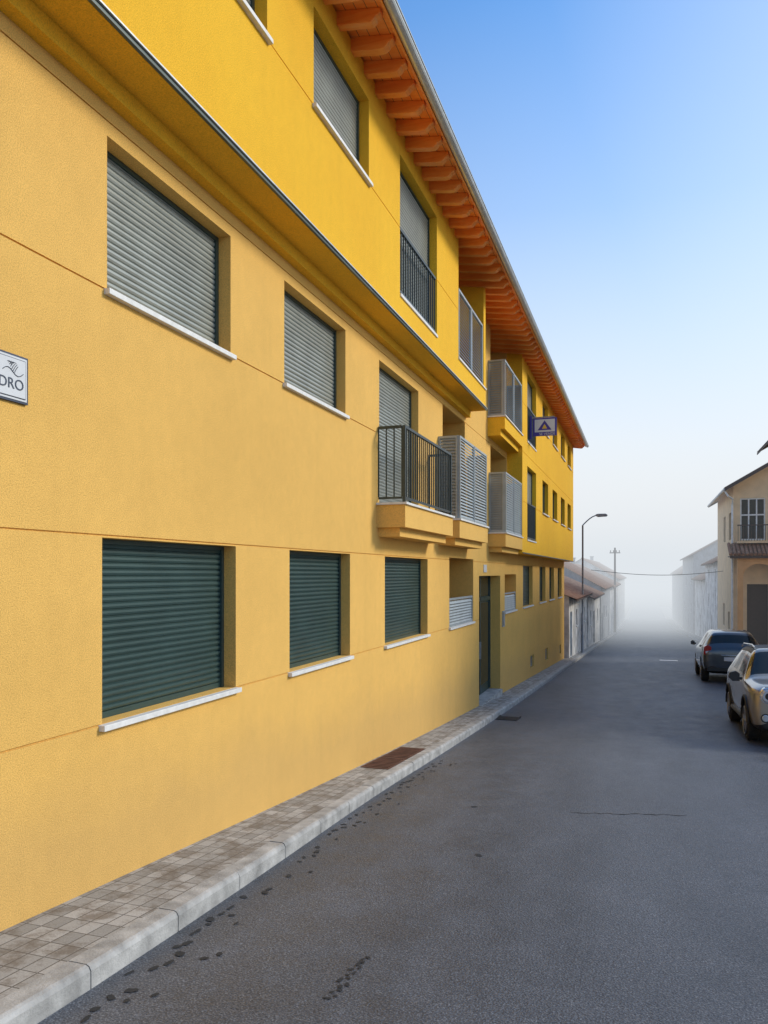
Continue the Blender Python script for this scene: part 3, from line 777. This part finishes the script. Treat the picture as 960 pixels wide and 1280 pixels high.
hat = [(0.0, .62, .34, .50, .66, .50, .70), (.06, .78, .26, .52, .72, .6, .77), (.30, .84, .22, .55, .80, .68, .86), (.75, .86, .2, .58, .88, .72, .94),
       (1.05, .86, .2, .58, .92, .73, .98), (1.12, .86, .2, .58, .92, .73, .99), (1.5, .86, .2, .58, .94, .64, 1.24), (1.85, .86, .2, .58, .95, .58, 1.40), (1.95, .86, .2, .58, .95, .58, 1.42),
       (2.35, .86, .2, .58, .96, .58, 1.445), (2.42, .86, .2, .58, .96, .58, 1.445), (3.1, .86, .2, .58, .97, .57, 1.42), (3.2, .86, .2, .58, .98, .57, 1.41), (3.50, .85, .22, .58, .98, .56, 1.37),
       (3.58, .845, .23, .58, .98, .56, 1.34), (3.88, .83, .25, .58, .96, .62, 1.04), (3.97, .82, .28, .58, .90, .64, .96), (4.03, .74, .32, .56, .84, .58, .88)]
yh = 31.0
hc = car('parked_car', 'cargrey', hat, {6, 7, 8, 10, 12}, {5, 6, 14}, [(.78, .31, .31), (3.32, .31, .31)], 4.03, 1.72,
    (2.70, yh, R(yh) + H + .002), math.pi, math.atan(.05), 'hatch')
hc.scale = (1.08, 1.08, 1.17)

# ------------------------------------------------------------------ fog bank (volume down the street, added glow stands in for scattered light)
def fogbox(name, x0, x1, y0, y1, z0, z1, dens, col, L):
    mb = MB(); mb.box(x0, x1, y0, y1, z0, z1)
    m = bpy.data.materials.new(name); m.use_nodes = True; nt = m.node_tree; nt.nodes.clear()
    out = N(nt, 'ShaderNodeOutputMaterial'); ab = N(nt, 'ShaderNodeVolumeAbsorption'); em = N(nt, 'ShaderNodeEmission'); ad = N(nt, 'ShaderNodeAddShader')
    ab.inputs['Color'].default_value = (0, 0, 0, 1); ab.inputs['Density'].default_value = dens
    em.inputs['Color'].default_value = (*col, 1); em.inputs['Strength'].default_value = dens * L
    nt.links.new(ab.outputs[0], ad.inputs[0]); nt.links.new(em.outputs[0], ad.inputs[1]); nt.links.new(ad.outputs[0], out.inputs['Volume'])
    M[name] = m
    return mb.build(name, [name])
fogbox('fog_bank', -150, 220, 42.2, 700, -14, 7, .0060, (.74, .83, .91), .84)
fogbox('fog_bank', -170, 240, 50.1, 720, -15, 38, .0062, (.93, .95, .97), .96)

# ------------------------------------------------------------------ world, sun
AZ, EL = 62, 30
sunv = Vector((math.sin(math.radians(AZ)) * math.cos(math.radians(EL)), math.cos(math.radians(AZ)) * math.cos(math.radians(EL)), math.sin(math.radians(EL))))
w = bpy.data.worlds.new('World'); scene.world = w; w.use_nodes = True; nt = w.node_tree
bg = nt.nodes['Background']; bg.inputs['Strength'].default_value = .15
sky = N(nt, 'ShaderNodeTexSky'); sky.sky_type = 'NISHITA'; sky.sun_disc = False
sky.sun_elevation = math.radians(EL); sky.sun_rotation = math.radians(AZ); sky.air_density = 1.3; sky.dust_density = 1.0; sky.ozone_density = 2.0
tint = mix(nt, 1.0, sky.outputs[0], (.72, 1.18, 1.62), 'MULTIPLY')
tc = N(nt, 'ShaderNodeTexCoord'); sep = N(nt, 'ShaderNodeSeparateXYZ'); nt.links.new(tc.outputs['Generated'], sep.inputs[0])
hz = ramp(nt, sep.outputs[2], [(.02, 1.0), (.20, .62), (.42, .12), (.62, 0.0)])
# more haze on the sunward side
dt = N(nt, 'ShaderNodeVectorMath', operation='DOT_PRODUCT'); nt.links.new(tc.outputs['Generated'], dt.inputs[0]); dt.inputs[1].default_value = sunv
hs = ramp(nt, dt.outputs['Value'], [(.55, 0.0), (1.0, .6)])
sky2 = mix(nt, hz, tint, (5.6, 6.0, 6.4)); sky3 = mix(nt, hs, sky2, (6.8, 6.7, 6.5))
nt.links.new(sky3, bg.inputs['Color'])
sd = bpy.data.lights.new('sun', 'SUN'); sd.energy = 2.5; sd.angle = math.radians(14); sd.color = (1, .92, .79)
so = bpy.data.objects.new('sun', sd); scene.collection.objects.link(so)
so.rotation_euler = sunv.to_track_quat('Z', 'Y').to_euler(); so.location = (20, 10, 30)

# ------------------------------------------------------------------ camera
cd = bpy.data.cameras.new('camera'); cd.sensor_width = 36; cd.lens = 27.0; cd.shift_y = 77 / 1280; cd.clip_end = 3000; cd.clip_start = .05
co = bpy.data.objects.new('camera', cd); co.location = (0, 0, H); co.rotation_euler = (math.pi / 2, 0, math.radians(18.7))
scene.collection.objects.link(co); scene.camera = co
